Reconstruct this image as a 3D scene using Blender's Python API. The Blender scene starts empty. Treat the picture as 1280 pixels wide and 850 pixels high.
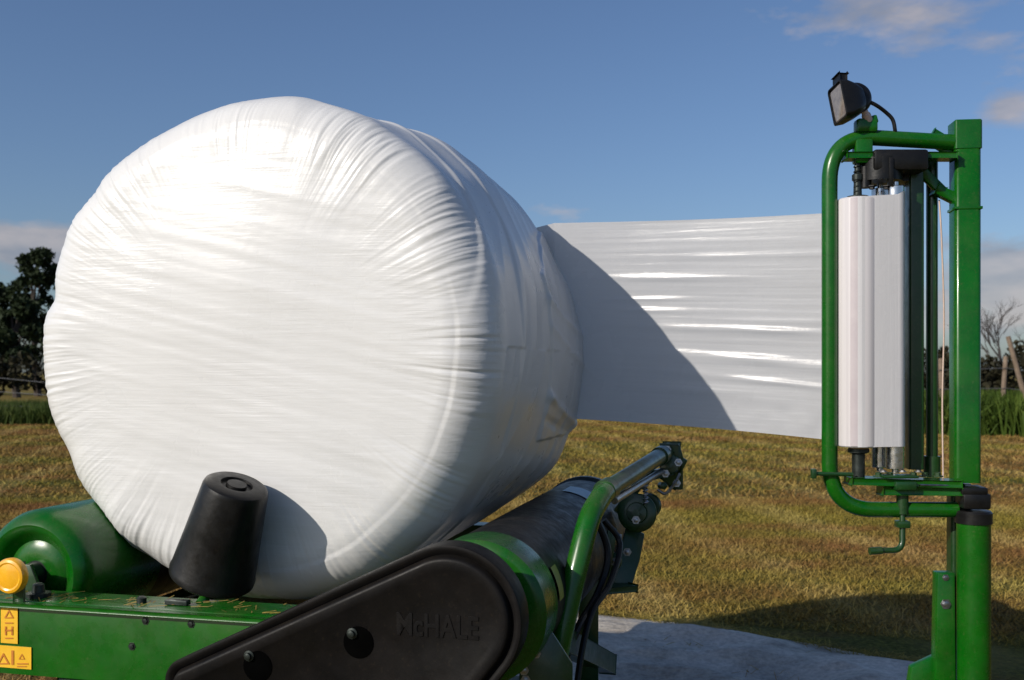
import bpy, bmesh, math, random
import numpy as np
from mathutils import Vector, Matrix, noise
random.seed(7); rng = np.random.default_rng(11)
R = math.radians
sc = bpy.context.scene
col = sc.collection
F = 1300.0; CH = 1.35; HZ = 465.0
def P(px, py, d):
    return Vector(((px-640)/F*d, d, CH+(HZ-py)/F*d))
TH = R(14); BX, BY = -0.61, 2.70
ST, CT = math.sin(TH), math.cos(TH)
def W(xp, yp, z):                       # machine coordinates -> world
    return Vector((BX+xp*CT+yp*ST, BY-xp*ST+yp*CT, z))
def mp(px, py, yp):                     # photo point on a machine plane -> (x', z)
    a = (px-640)/F; c = (HZ-py)/F
    t = (yp+BX*ST+BY*CT)/(a*ST+CT)
    return ((t*a-BX)*CT-(t-BY)*ST, CH+c*t)
AX = Vector((ST, CT, 0)); XR = Vector((CT, -ST, 0)); UP = Vector((0, 0, 1))

# ------------------------------------------------------------------ materials
def new_mat(name):
    m = bpy.data.materials.new(name); m.use_nodes = True
    nt = m.node_tree; nt.nodes.clear()
    out = nt.nodes.new('ShaderNodeOutputMaterial')
    b = nt.nodes.new('ShaderNodeBsdfPrincipled')
    nt.links.new(b.outputs[0], out.inputs[0])
    return m, nt, b, out
def nz(nt, scale, detail=4, rough=.55, mapscale=None, rot=None, coord='Object'):
    tc = nt.nodes.new('ShaderNodeTexCoord')
    mpn = nt.nodes.new('ShaderNodeMapping')
    if mapscale: mpn.inputs['Scale'].default_value = mapscale
    if rot: mpn.inputs['Rotation'].default_value = rot
    n = nt.nodes.new('ShaderNodeTexNoise')
    n.inputs['Scale'].default_value = scale; n.inputs['Detail'].default_value = detail
    n.inputs['Roughness'].default_value = rough
    nt.links.new(tc.outputs[coord], mpn.inputs[0]); nt.links.new(mpn.outputs[0], n.inputs[0])
    return n
def ramp(nt, src, stops, interp='LINEAR'):
    r = nt.nodes.new('ShaderNodeValToRGB'); cr = r.color_ramp; cr.interpolation = interp
    cr.elements[0].position = stops[0][0]; cr.elements[0].color = (*stops[0][1], 1)
    cr.elements[1].position = stops[-1][0]; cr.elements[1].color = (*stops[-1][1], 1)
    for p, c in stops[1:-1]:
        e = cr.elements.new(p); e.color = (*c, 1)
    nt.links.new(src, r.inputs[0]); return r
def bump(nt, b, src, strength, dist, prev=None):
    n = nt.nodes.new('ShaderNodeBump'); n.inputs['Strength'].default_value = strength
    n.inputs['Distance'].default_value = dist
    nt.links.new(src, n.inputs['Height'])
    if prev: nt.links.new(prev.outputs[0], n.inputs['Normal'])
    nt.links.new(n.outputs[0], b.inputs['Normal']); return n
def mixc(nt, fac, a, b, mode='MIX'):
    m = nt.nodes.new('ShaderNodeMix'); m.data_type = 'RGBA'; m.blend_type = mode
    for s, v in ((m.inputs[0], fac), (m.inputs[6], a), (m.inputs[7], b)):
        if hasattr(v, 'links') or isinstance(v, bpy.types.NodeSocket): nt.links.new(v, s)
        elif isinstance(v, tuple): s.default_value = (*v, 1)
        else: s.default_value = v
    return m.outputs[2]
def surf(name, c1, c2, rough=(.3, .5), metal=0, coat=0, scale=14, bstr=.05, bdist=.002, spec=.5, coatr=.08, dust=0, dcol=(.16, .12, .07)):
    m, nt, b, out = new_mat(name)
    n = nz(nt, scale, 6, .65)
    r = ramp(nt, n.outputs[0], [(.3, c1), (.7, c2)])
    if dust:
        geo = nt.nodes.new('ShaderNodeNewGeometry'); sx = nt.nodes.new('ShaderNodeSeparateXYZ'); nt.links.new(geo.outputs['Normal'], sx.inputs[0])
        dn = nz(nt, 7, 10, .78); sp = nz(nt, 120, 3, .6)
        a1 = ramp(nt, dn.outputs[0], [(.42, (0, 0, 0)), (.72, (1, 1, 1))]); a2 = ramp(nt, sp.outputs[0], [(.60, (0, 0, 0)), (.70, (1, 1, 1))])
        up = ramp(nt, sx.outputs[2], [(.0, (.35, .35, .35)), (.9, (1, 1, 1))])
        f = mixc(nt, 1.0, a1.outputs[0], up.outputs[0], 'MULTIPLY'); f = mixc(nt, .5, f, a2.outputs[0], 'ADD')
        f = mixc(nt, 1.0, f, (dust, dust, dust), 'MULTIPLY')
        c = mixc(nt, f, r.outputs[0], dcol); nt.links.new(c, b.inputs['Base Color'])
    else: nt.links.new(r.outputs[0], b.inputs['Base Color'])
    n2 = nz(nt, scale*2.3, 5, .6)
    rr = ramp(nt, n2.outputs[0], [(.3, (rough[0],)*3), (.7, (rough[1],)*3)])
    nt.links.new(rr.outputs[0], b.inputs['Roughness'])
    b.inputs['Metallic'].default_value = metal
    b.inputs['Coat Weight'].default_value = coat; b.inputs['Coat Roughness'].default_value = coatr
    b.inputs['Specular IOR Level'].default_value = spec
    n3 = nz(nt, scale*4, 4, .6)
    bump(nt, b, n3.outputs[0], bstr, bdist)
    return m
M = {}
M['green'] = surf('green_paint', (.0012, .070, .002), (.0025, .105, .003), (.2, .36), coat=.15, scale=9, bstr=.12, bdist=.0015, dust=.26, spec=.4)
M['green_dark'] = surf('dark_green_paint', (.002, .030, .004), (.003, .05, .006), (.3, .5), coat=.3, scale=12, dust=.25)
M['black'] = surf('black_plastic', (.004, .004, .0045), (.009, .009, .009), (.28, .48), scale=18, bstr=.25, bdist=.002, spec=.3, dust=.06)
M['guard'] = surf('moulded_black_cover', (.004, .004, .0042), (.009, .008, .008), (.36, .55), scale=10, bstr=.3, bdist=.002, spec=.13, dust=.06)
M['emboss'] = surf('embossed_black_lettering', (.006, .006, .0062), (.009, .009, .009), (.35, .5), scale=20)
M['rubber'] = surf('roller_rubber', (.003, .003, .004), (.009, .009, .011), (.35, .6), scale=14, bstr=.3, bdist=.003, spec=.3, dust=.14)
M['steel'] = surf('worn_steel', (.25, .25, .26), (.42, .42, .43), (.25, .5), metal=1, scale=40)
M['darksteel'] = surf('oily_steel', (.015, .02, .017), (.05, .06, .055), (.3, .5), metal=.6, scale=30)
M['alu'] = surf('aluminium', (.6, .6, .62), (.75, .75, .76), (.18, .3), metal=1, scale=30)
M['recess_shade'] = surf('recess_shade_black', (.001, .001, .001), (.002, .002, .002), (.9, 1), spec=.0)  # matte near-black: paints the shade of the hollows beside the guard bolts
M['yellow'] = surf('yellow_sticker', (.75, .42, .015), (.85, .5, .03), (.35, .5), scale=20)
M['amber'] = surf('yellow_reflector_plastic', (.8, .38, .01), (.9, .45, .02), (.2, .35), coat=.5, scale=30)
M['ink'] = surf('sticker_ink', (.5, .16, .02), (.58, .22, .03), (.4, .5), scale=30)
M['label_blue'] = surf('pale_blue_sticker', (.18, .3, .42), (.25, .38, .5), (.3, .45), scale=20)
M['label_olive'] = surf('faded_yellow_sticker', (.2, .22, .03), (.3, .3, .05), (.4, .5), scale=30)
M['core'] = surf('cardboard_core', (.3, .2, .12), (.4, .28, .17), (.7, .9), scale=30)
M['glass'] = surf('lamp_glass', (.14, .11, .10), (.26, .22, .19), (.06, .12), coat=1, scale=50)
M['pale'] = surf('pale_plug_plastic', (.5, .36, .3), (.6, .45, .38), (.4, .5), scale=30)

def plastic(name, base, rough, trans, lines_rot, lscale, lmap, lstr, ldist):
    m, nt, b, out = new_mat(name)
    n0 = nz(nt, 3.5, 4, .5)
    r = ramp(nt, n0.outputs[0], [(.3, tuple(x*.95 for x in base)), (.7, base)])
    nt.links.new(r.outputs[0], b.inputs['Base Color'])
    n1 = nz(nt, 5, 4, .6); rr = ramp(nt, n1.outputs[0], [(.3, (rough*.75,)*3), (.7, (rough*1.3,)*3)])
    nt.links.new(rr.outputs[0], b.inputs['Roughness'])
    b.inputs['Specular IOR Level'].default_value = .5
    a = nz(nt, lscale, 5, .6, lmap, lines_rot)
    bm1 = bump(nt, b, a.outputs[0], lstr, ldist)
    a2 = nz(nt, 22, 4, .6)
    bm2 = bump(nt, b, a2.outputs[0], .3, .002, bm1)
    a3 = nz(nt, 1.0, 8, .7, (lmap[0]*1.6, lmap[1], lmap[2]*3), lines_rot)
    msk = nz(nt, 3.0, 4, .6); mk = ramp(nt, msk.outputs[0], [(.42, (.1, .1, .1)), (.62, (1, 1, 1))])
    bump(nt, b, mixc(nt, 1.0, a3.outputs[0], mk.outputs[0], 'MULTIPLY'), .55, ldist*.8, bm2)
    tr = nt.nodes.new('ShaderNodeBsdfTranslucent'); tr.inputs[0].default_value = (*base, 1)
    mx = nt.nodes.new('ShaderNodeMixShader'); mx.inputs[0].default_value = trans
    nt.links.new(b.outputs[0], mx.inputs[1]); nt.links.new(tr.outputs[0], mx.inputs[2])
    nt.links.new(mx.outputs[0], out.inputs[0])
    return m
# bale: lines run down to the right over the end face (object axes = machine axes)
M['bale'] = plastic('white_bale_wrap', (.69, .685, .675), .30, .0, (0, R(15), 0), 1.0, (2.2, 6, 40), .4, .0025)
M['film'] = plastic('white_stretch_film', (.68, .68, .69), .26, .42, (0, 0, 0), 1.0, (2.0, 2.0, 60), .3, .0015)
M['web'] = plastic('white_film_web', (.60, .59, .60), .25, .05, (0, 0, 0), 1.0, (60, 60, 1.5), .25, .002)

# roll: fine vertical layer bands with a pink stripe
def roll_mat():
    m, nt, b, out = new_mat('film_roll_surface')
    n = nz(nt, 1, 4, .5, (70, 70, .5))
    r = ramp(nt, n.outputs[0], [(.35, (.54, .51, .52)), (.65, (.66, .63, .635))])
    nt.links.new(r.outputs[0], b.inputs['Base Color']); b.inputs['Roughness'].default_value = .3
    bump(nt, b, n.outputs[0], .2, .001); return m
M['roll'] = roll_mat()
M['pink'] = surf('pinkish_film_edge', (.43, .38, .40), (.50, .45, .46), (.3, .4), scale=9)

def rows(nt, x, pale, dark):                      # cutting rows running away from the camera
    tc = nt.nodes.new('ShaderNodeTexCoord'); mp_ = nt.nodes.new('ShaderNodeMapping'); mp_.inputs['Rotation'].default_value = (0, 0, R(-9))
    nt.links.new(tc.outputs['Object'], mp_.inputs[0])
    wv = nt.nodes.new('ShaderNodeTexWave'); wv.inputs['Scale'].default_value = .27; wv.inputs['Distortion'].default_value = 5
    wv.inputs['Detail'].default_value = 4; wv.inputs['Detail Scale'].default_value = .35; nt.links.new(mp_.outputs[0], wv.inputs[0])
    a = ramp(nt, wv.outputs[1], [(.62, (0, 0, 0)), (.95, (.34, .34, .34))]); b = ramp(nt, wv.outputs[1], [(.05, (.3, .3, .3)), (.35, (0, 0, 0))])
    pn = nz(nt, .9, 6, .7); pr = ramp(nt, pn.outputs[0], [(.38, (.15, .15, .15)), (.6, (1, 1, 1))])
    x = mixc(nt, mixc(nt, 1.0, a.outputs[0], pr.outputs[0], 'MULTIPLY'), x, pale)
    return mixc(nt, mixc(nt, 1.0, b.outputs[0], pr.outputs[0], 'MULTIPLY'), x, dark)
# ground
def ground_mat():
    m, nt, b, out = new_mat('mown_field')
    tc = 'Object'
    sw = nz(nt, .55, 5, .6, (.22, 1.3, 1), (0, 0, R(8)))
    big = nz(nt, .28, 3, .5)
    fine = nz(nt, 38, 8, .75)
    mid = nz(nt, 7, 6, .7)
    c1 = ramp(nt, fine.outputs[0], [(.28, (.035, .024, .008)), (.45, (.16, .105, .03)), (.6, (.34, .235, .06)), (.78, (.50, .37, .13))])
    c2 = ramp(nt, fine.outputs[0], [(.28, (.03, .018, .008)), (.45, (.13, .065, .022)), (.6, (.25, .14, .045)), (.78, (.40, .27, .10))])
    c3 = ramp(nt, fine.outputs[0], [(.28, (.02, .028, .006)), (.45, (.09, .095, .018)), (.62, (.19, .18, .035)), (.8, (.34, .3, .08))])
    f1 = ramp(nt, mid.outputs[0], [(.4, (0, 0, 0)), (.62, (1, 1, 1))])
    f2 = ramp(nt, sw.outputs[0], [(.42, (0, 0, 0)), (.58, (1, 1, 1))])
    x = mixc(nt, f1.outputs[0], c1.outputs[0], c2.outputs[0])
    x = mixc(nt, f2.outputs[0], x, c3.outputs[0])
    x = rows(nt, x, (.42, .33, .12), (.06, .05, .015))
    nt.links.new(x, b.inputs['Base Color']); b.inputs['Roughness'].default_value = .95
    b.inputs['Specular IOR Level'].default_value = .1
    p = bump(nt, b, mid.outputs[0], .9, .06)
    bump(nt, b, fine.outputs[0], 1, .02, p)
    return m
M['ground'] = ground_mat()
def leafy(name, cols, scale, trans=.25, rough=.7):
    m, nt, b, out = new_mat(name)
    n = nz(nt, scale, 6, .75)
    k = len(cols); st = [(.28+.44*i/(k-1), c) for i, c in enumerate(cols)]
    r = ramp(nt, n.outputs[0], st)
    nt.links.new(r.outputs[0], b.inputs['Base Color']); b.inputs['Roughness'].default_value = rough
    b.inputs['Specular IOR Level'].default_value = .2
    if trans:
        tr = nt.nodes.new('ShaderNodeBsdfTranslucent'); nt.links.new(r.outputs[0], tr.inputs[0])
        mx = nt.nodes.new('ShaderNodeMixShader'); mx.inputs[0].default_value = trans
        nt.links.new(b.outputs[0], mx.inputs[1]); nt.links.new(tr.outputs[0], mx.inputs[2])
        nt.links.new(mx.outputs[0], out.inputs[0])
    return m
def stubble_mat():
    m, nt, b, out = new_mat('dry_clippings')
    hf = nz(nt, 45, 3, .8); lf = nz(nt, .55, 5, .6, (.22, 1.3, 1), (0, 0, R(8))); mid = nz(nt, 1.4, 6, .75)
    c1 = ramp(nt, hf.outputs[0], [(.3, (.15, .095, .022)), (.5, (.28, .19, .045)), (.7, (.44, .32, .10))])
    c2 = ramp(nt, hf.outputs[0], [(.3, (.11, .045, .015)), (.5, (.23, .11, .038)), (.7, (.36, .21, .075))])
    c3 = ramp(nt, hf.outputs[0], [(.3, (.12, .10, .015)), (.5, (.25, .20, .032)), (.7, (.42, .33, .08))])
    f1 = ramp(nt, mid.outputs[0], [(.36, (0, 0, 0)), (.56, (1, 1, 1))])
    f2 = ramp(nt, lf.outputs[0], [(.42, (0, 0, 0)), (.58, (.9, .9, .9))])
    x = mixc(nt, f1.outputs[0], c1.outputs[0], c2.outputs[0]); x = mixc(nt, f2.outputs[0], x, c3.outputs[0])
    x = rows(nt, x, (.58, .45, .17), (.10, .085, .02))
    nt.links.new(x, b.inputs['Base Color']); b.inputs['Roughness'].default_value = .8
    b.inputs['Specular IOR Level'].default_value = .15
    return m
M['stubble'] = stubble_mat()
M['tallgrass'] = leafy('verge_grass', [(.015, .030, .006), (.038, .068, .011), (.08, .105, .022), (.18, .15, .05)], 1.2, .2)
M['leaf_dark'] = leafy('dark_foliage', [(.008, .014, .006), (.018, .03, .010), (.035, .05, .018)], 1.1, .1)
M['leaf_hedge'] = leafy('hedge_foliage', [(.012, .012, .008), (.03, .028, .014), (.06, .05, .025)], .8, .1)
M['leaf_weed'] = leafy('weed_foliage', [(.025, .05, .007), (.06, .10, .013), (.13, .17, .027)], 1.6, .25)
M['bark'] = surf('bark', (.03, .022, .016), (.07, .05, .04), (.8, .95), scale=3, bstr=.6, bdist=.03)
M['twig'] = surf('twig_bark', (.04, .035, .032), (.07, .06, .055), (.8, .95), scale=4)
M['post'] = surf('weathered_post_wood', (.13, .09, .06), (.24, .18, .13), (.8, .95), scale=6, bstr=.5, bdist=.01)
M['wire'] = surf('fence_wire', (.18, .18, .18), (.25, .25, .25), (.4, .6), metal=.8, scale=10)
def sheet_mat():
    m, nt, b, out = new_mat('grey_ground_sheet')
    n = nz(nt, 2.4, 6, .7); n2 = nz(nt, 40, 6, .7); n3 = nz(nt, 4, 5, .65, (1, 3.5, 1), (0, 0, R(20)))
    r = ramp(nt, n.outputs[0], [(.3, (.24, .21, .17)), (.5, (.50, .45, .38)), (.68, (.68, .62, .54))])
    r2 = ramp(nt, n2.outputs[0], [(.35, (.55, .55, .55)), (.6, (1, 1, 1))])
    nt.links.new(mixc(nt, .8, r.outputs[0], r2.outputs[0], 'MULTIPLY'), b.inputs['Base Color'])
    b.inputs['Roughness'].default_value = .6
    p = bump(nt, b, n3.outputs[0], .8, .03); bump(nt, b, n2.outputs[0], .4, .004, p)
    return m
M['sheet'] = sheet_mat()

# ------------------------------------------------------------------ mesh helpers
def fin(name, bm, mat, parent=None, smooth=True, root=None, angle=35):
    me = bpy.data.meshes.new(name)
    bmesh.ops.recalc_face_normals(bm, faces=bm.faces[:])
    if parent is not None:
        bm.transform(world_of(parent).inverted())
    bm.to_mesh(me); bm.free()
    if smooth:
        for p in me.polygons: p.use_smooth = True
        try: me.set_sharp_from_angle(angle=R(angle))
        except Exception: pass
    me.materials.append(mat)
    o = bpy.data.objects.new(name, me); col.objects.link(o)
    if parent is not None: o.parent = parent
    return o
def world_of(o):
    m = o.matrix_basis.copy(); p = o.parent
    while p is not None:
        m = p.matrix_basis @ m; p = p.parent
    return m
def empty(name, loc, rz=0, **kw):
    o = bpy.data.objects.new(name, None); col.objects.link(o)
    o.location = loc; o.rotation_euler = (0, 0, rz); o.empty_display_size = .2
    tag(o, **kw); return o
def tag(o, label=None, cat=None, group=None, kind=None):
    if label: o['label'] = label
    if cat: o['category'] = cat
    if group: o['group'] = group
    if kind: o['kind'] = kind
    return o
def basis(d):
    d = d.normalized(); h = UP if abs(d.z) < .95 else Vector((1, 0, 0))
    u = d.cross(h).normalized(); v = u.cross(d).normalized(); return u, v, d
def sweep(bm, pts, rad, seg=16, caps=True):
    pts = [Vector(p) for p in pts]; n = len(pts)
    rads = rad if isinstance(rad, (list, tuple)) else [rad]*n
    tans = []
    for i in range(n):
        a = pts[max(i-1, 0)]; b = pts[min(i+1, n-1)]; tans.append((b-a).normalized())
    u, v, _ = basis(tans[0]); rings = []
    for i in range(n):
        t = tans[i]; u = (u-t*u.dot(t)).normalized(); v = t.cross(u)
        rings.append([bm.verts.new(pts[i]+(u*math.cos(2*math.pi*k/seg)+v*math.sin(2*math.pi*k/seg))*rads[i]) for k in range(seg)])
    for a, b in zip(rings, rings[1:]):
        for k in range(seg): bm.faces.new((a[k], a[(k+1) % seg], b[(k+1) % seg], b[k]))
    if caps: bm.faces.new(rings[0][::-1]); bm.faces.new(rings[-1])
def fillet(pts, r, n=10):
    pts = [Vector(p) for p in pts]; out = [pts[0]]
    for i in range(1, len(pts)-1):
        a, b, c = pts[i-1], pts[i], pts[i+1]
        rr = min(r, (a-b).length*.49, (c-b).length*.49)
        p0 = b+(a-b).normalized()*rr; p1 = b+(c-b).normalized()*rr
        for k in range(n+1):
            t = k/n; out.append(p0*(1-t)**2+b*2*t*(1-t)+p1*t*t)
    out.append(pts[-1]); return out
def catmull(pts, n=8):
    pts = [Vector(p) for p in pts]; e = [pts[0]*2-pts[1]]+pts+[pts[-1]*2-pts[-2]]; out = []
    for i in range(1, len(e)-2):
        for k in range(n):
            t = k/n; a, b, c, d = e[i-1:i+3]
            out.append(.5*((2*b)+(c-a)*t+(2*a-5*b+4*c-d)*t*t+(-a+3*b-3*c+d)*t**3))
    out.append(pts[-1]); return out
def lathe(bm, org, axis, prof, seg=48):            # prof: list of (distance along axis, radius)
    u, v, d = basis(axis); rings = []
    for s, r in prof:
        c = org+d*s
        if r < 1e-5: rings.append([bm.verts.new(c)])
        else: rings.append([bm.verts.new(c+(u*math.cos(2*math.pi*k/seg)+v*math.sin(2*math.pi*k/seg))*r) for k in range(seg)])
    for a, b in zip(rings, rings[1:]):
        if len(a) == 1 and len(b) == 1: continue
        for k in range(seg):
            k2 = (k+1) % seg
            if len(a) == 1: bm.faces.new((a[0], b[k2], b[k]))
            elif len(b) == 1: bm.faces.new((a[k], a[k2], b[0]))
            else: bm.faces.new((a[k], a[k2], b[k2], b[k]))
    if len(rings[0]) > 1: bm.faces.new(rings[0][::-1])
    if len(rings[-1]) > 1: bm.faces.new(rings[-1])
def box(bm, c, ex, ey, ez, hx, hy, hz, bev=.003, seg=2):
    ex, ey, ez = Vector(ex).normalized(), Vector(ey).normalized(), Vector(ez).normalized()
    b2 = bmesh.new(); bmesh.ops.create_cube(b2, size=2)
    m = Matrix.Identity(4)
    for i, (e, h) in enumerate(((ex, hx), (ey, hy), (ez, hz))):
        for k in range(3): m[k][i] = e[k]*h
    for k in range(3): m[k][3] = c[k]
    b2.transform(m)
    if bev > 0: bmesh.ops.bevel(b2, geom=b2.edges[:], offset=bev, segments=seg, affect='EDGES', profile=.5)
    me = bpy.data.meshes.new('tmp'); b2.to_mesh(me); b2.free(); bm.from_mesh(me); bpy.data.meshes.remove(me)
def bar(bm, a, b, w, h, bev=.003, up=UP):           # rectangular bar from a to b
    d = (b-a); L = d.length; d = d.normalized(); s = d.cross(up).normalized(); t = s.cross(d)
    box(bm, (a+b)/2, d, s, t, L/2, w/2, h/2, bev)
def loft(bm, rings, cap0=True, cap1=True):
    vs = [[bm.verts.new(p) for p in r] for r in rings]
    for a, b in zip(vs, vs[1:]):
        n = len(a)
        for k in range(n): bm.faces.new((a[k], a[(k+1) % n], b[(k+1) % n], b[k]))
    if cap0: bm.faces.new(vs[0][::-1])
    if cap1: bm.faces.new(vs[-1])
def plate(bm, pts, n, th, bev=.0015):               # polygon pts extruded by th along n
    n = Vector(n).normalized()
    b2 = bmesh.new(); a = [b2.verts.new(Vector(p)) for p in pts]; b = [b2.verts.new(Vector(p)+n*th) for p in pts]
    k = len(a)
    for i in range(k): b2.faces.new((a[i], a[(i+1) % k], b[(i+1) % k], b[i]))
    b2.faces.new(a[::-1]); b2.faces.new(b)
    bmesh.ops.recalc_face_normals(b2, faces=b2.faces[:])
    if bev > 0: bmesh.ops.bevel(b2, geom=b2.edges[:], offset=bev, segments=2, affect='EDGES', profile=.5)
    me = bpy.data.meshes.new('tmp'); b2.to_mesh(me); b2.free(); bm.from_mesh(me); bpy.data.meshes.remove(me)
def bolt(bm, p, n, r=.009, h=.007):
    lathe(bm, p, n, [(0, r*1.7), (h*.3, r*1.7), (h*.3, r), (h, r), (h*1.1, r*.7)], 6)
def B(): return bmesh.new()
def one(name, parent, mat, fn, join=False, **k):       # pieces that do not touch become objects of their own
    bm = B(); fn(bm)
    if join: return fin(name, bm, mat, parent, **k)
    seen = set(); isl = []
    for v in bm.verts:
        if v in seen: continue
        st = [v]; seen.add(v); grp = []
        while st:
            a = st.pop(); grp.append(a)
            for e in a.link_edges:
                b = e.other_vert(a)
                if b not in seen: seen.add(b); st.append(b)
        lo_ = [min(q.co[i] for q in grp)-.003 for i in range(3)]; hi_ = [max(q.co[i] for q in grp)+.003 for i in range(3)]
        isl.append([lo_, hi_, grp])
    i = 0
    while i < len(isl):
        j = i+1; hit = False
        while j < len(isl):
            A, Bq = isl[i], isl[j]
            if all(A[0][q] < Bq[1][q] and Bq[0][q] < A[1][q] for q in range(3)):
                isl[i] = [[min(A[0][q], Bq[0][q]) for q in range(3)], [max(A[1][q], Bq[1][q]) for q in range(3)], A[2]+Bq[2]]
                isl.pop(j); hit = True
            else: j += 1
        if not hit: i += 1
    if len(isl) == 1: return fin(name, bm, mat, parent, **k)
    isl.sort(key=lambda q: -len(q[2])); first = None
    for _, _, grp in isl:
        b2 = B(); mp_ = {v: b2.verts.new(v.co) for v in grp}
        for f in {f for v in grp for f in v.link_faces}: b2.faces.new([mp_[v] for v in f.verts])
        o = fin(name, b2, mat, parent, **k); first = first or o
    bm.free(); return first

# ------------------------------------------------------------------ wrapped bale
BR, BL, ZC, DX = .670, 1.18, 1.417, -.092
bale = empty('wrapped_bale', W(DX, .6, .745), -TH, label='huge round bale wrapped in shiny white plastic on the green machine', cat='bale')
def fbm(x, y, z, o=4):
    return noise.fractal(Vector((x, y, z)), 1.0, 2.0, o)
def make_bale():
    NS, NA = 420, 1150
    rc = .125; prof = []; flat = BR-rc
    L1 = flat; L2 = rc*math.pi/2; L3 = BL-2*rc
    tot = 2*L1+2*L2+L3
    segs = []
    for i in range(NS+1):
        s = tot*i/NS
        if s <= L1: prof.append((s, 0, 0, -1)); segs.append(s-L1)
        elif s <= L1+L2:
            a = (s-L1)/rc; prof.append((flat+rc*math.sin(a), rc-rc*math.cos(a), math.sin(a), -math.cos(a))); segs.append(s-L1)
        elif s <= L1+L2+L3: prof.append((BR, rc+s-L1-L2, 1, 0)); segs.append(s-L1)
        elif s <= L1+2*L2+L3:
            a = (s-L1-L2-L3)/rc; prof.append((flat+rc*math.cos(a), BL-rc+rc*math.sin(a), math.cos(a), math.sin(a))); segs.append(s-L1)
        else: prof.append((max(tot-s, 0), BL, 0, 1)); segs.append(s-L1)
    V = []
    def sm(a, b, x):
        t = min(max((x-a)/(b-a), 0), 1); return t*t*(3-2*t)
    for i, (r, y, nr, ny) in enumerate(prof):
        if r < 1e-5:
            V.append((0, y-(.035 if ny < 0 else -.03), 0)); continue
        for k in range(NA):
            ph = 2*math.pi*k/NA; c, s_ = math.cos(ph), math.sin(ph)
            lump = .013*noise.noise(Vector((c*1.6, s_*1.6, y*.9+3)))+.011*noise.noise(Vector((c*4, s_*4, y*1.6+7)))
            dph = lambda a0: (ph-a0+math.pi) % (2*math.pi)-math.pi
            lump -= .026*math.exp(-(dph(R(167))/.07)**2)
            lump -= .018*math.exp(-(dph(R(207))/.10)**2)
            lump -= .012*math.exp(-(dph(R(140))/.08)**2)
            rr = r*(1+lump*1.25*sm(.05, .4, r))
            side = nr
            barrel = .014*math.sin(math.pi*min(max(y/BL, 0), 1))-.016*sm(.3, 1.0, y)
            # sag at the roller contacts and flat top
            # pleats gathered round both corners
            dist = segs[i] if y < BL/2 else (L2*2+L3-segs[i])
            env = math.exp(-((dist-.07)/(.085 if dist > .07 else .075))**2)
            envw = math.exp(-((dist+.0)/.11)**2)*sm(.18, .42, r)
            wob = .10*noise.noise(Vector((c*3, s_*3, dist*5)))
            q = 23
            pl = 1-2*abs(noise.noise(Vector((c*q+wob*4, s_*q+wob*4, dist*1.3+y*.1))))
            pl2 = 1-2*abs(noise.noise(Vector((c*52+wob*7, s_*52+wob*7, dist*2.5+5))))
            pl3 = noise.noise(Vector((c*7, s_*7, dist*1.0+9)))
            mod = .12+1.9*abs(noise.noise(Vector((c*2.3, s_*2.3, 4.2))))*(1.1+.25*c)
            h = mod*(env*(.0028*pl+.0028*pl2)+envw*(.0009*pl+.0005*pl2+.0045*pl3))
            # overlapping film bands over the curved side and across the end faces
            if .3 < side:
                w = side
                for a0, slope, wd, amp in ((.55, .28, .010, .0045), (.25, -.35, .012, .005), (.8, .45, .01, .004), (1.02, -.2, .012, .004)):
                    e = y-(a0+slope*math.sin(ph+a0*9)); h += w*amp*sm(-wd, wd, e)
                h += w*.0045*(1-2*abs(noise.noise(Vector((ph*1.5+y*2.0, y*7-ph*2, 2.2)))))
                h += w*.0025*noise.noise(Vector((ph*5, y*2.2, 8)))
                # tail of film laid over the side towards the dispenser
                pq = (ph+math.pi) % (2*math.pi)-math.pi
                h += .038*w*sm(.1, .6, y)*math.exp(-((pq-.95)/.42)**2)
                if -1.2 < pq < 1.2:
                    ytop = .30+.42*(y-.55)/.6
                    ins = sm(-.006, .006, y-.60-.012*noise.noise(Vector((pq*6, 1, 1))))*sm(-.012, .012, ytop-pq-.02*noise.noise(Vector((y*5, 7, 1))))*sm(-.012, .012, pq+.40)
                    h += .010*ins
                    for a0, sl_, am in ((.22, -.28, .006), (.10, -.35, .004), (-.20, -.32, .008), (-.30, -.22, -.006)):
                        e = pq-(a0+sl_*(y-.6)); h += 1.8*am*ins*math.exp(-(e/.022)**2)*(.6+.6*noise.noise(Vector((y*6, a0*20, 3))))
                    h += .012*sm(.8, 1.15, y)*sm(.5, .2, abs(pq))
                    h += .040*sm(.35, 1.0, y)*math.exp(-((pq+.55)/.28)**2)
            x, z = rr*c, rr*s_
            if side < .999 and y < BL/2:
                d2 = z*math.cos(R(13))+x*math.sin(R(13)); d1 = x*math.cos(R(13))-z*math.sin(R(13))
                f = (1-side)*sm(.02, .2, BR-r)
                h += f*(.0018*noise.noise(Vector((d1*1.2, d2*16, 1)))+.0008*noise.noise(Vector((d1*2.5, d2*48, 2))))
                h += f*.007*noise.noise(Vector((x*2.2, z*2.2, 11)))
                y2 = y-.035*(1-(r/BR)**2)
            elif y > BL/2: y2 = y+.03*(1-(r/BR)**2)*(1-side)
            else: y2 = y
            rr2 = rr+barrel*nr+h*nr
            y3 = y2+h*ny
            X, Z = rr2*c, rr2*s_
            # rests on two rollers: flattened there
            for sg in (-1, 1):
                cx_, cz_ = (.589-DX, .800-ZC) if sg > 0 else (-.625-DX, .822-ZC)
                dd = math.hypot(X-cx_, Z-cz_)
                if dd < .170:
                    k_ = (.170-dd)/dd; X += (X-cx_)*k_; Z += (Z-cz_)*k_
            V.append((X, y3, Z))
    me = bpy.data.meshes.new('wrapped_bale_skin')
    faces = []; idx = []; p = 0
    for (r, y, nr, ny) in prof:
        n = 1 if r < 1e-5 else NA; idx.append((p, n)); p += n
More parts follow.
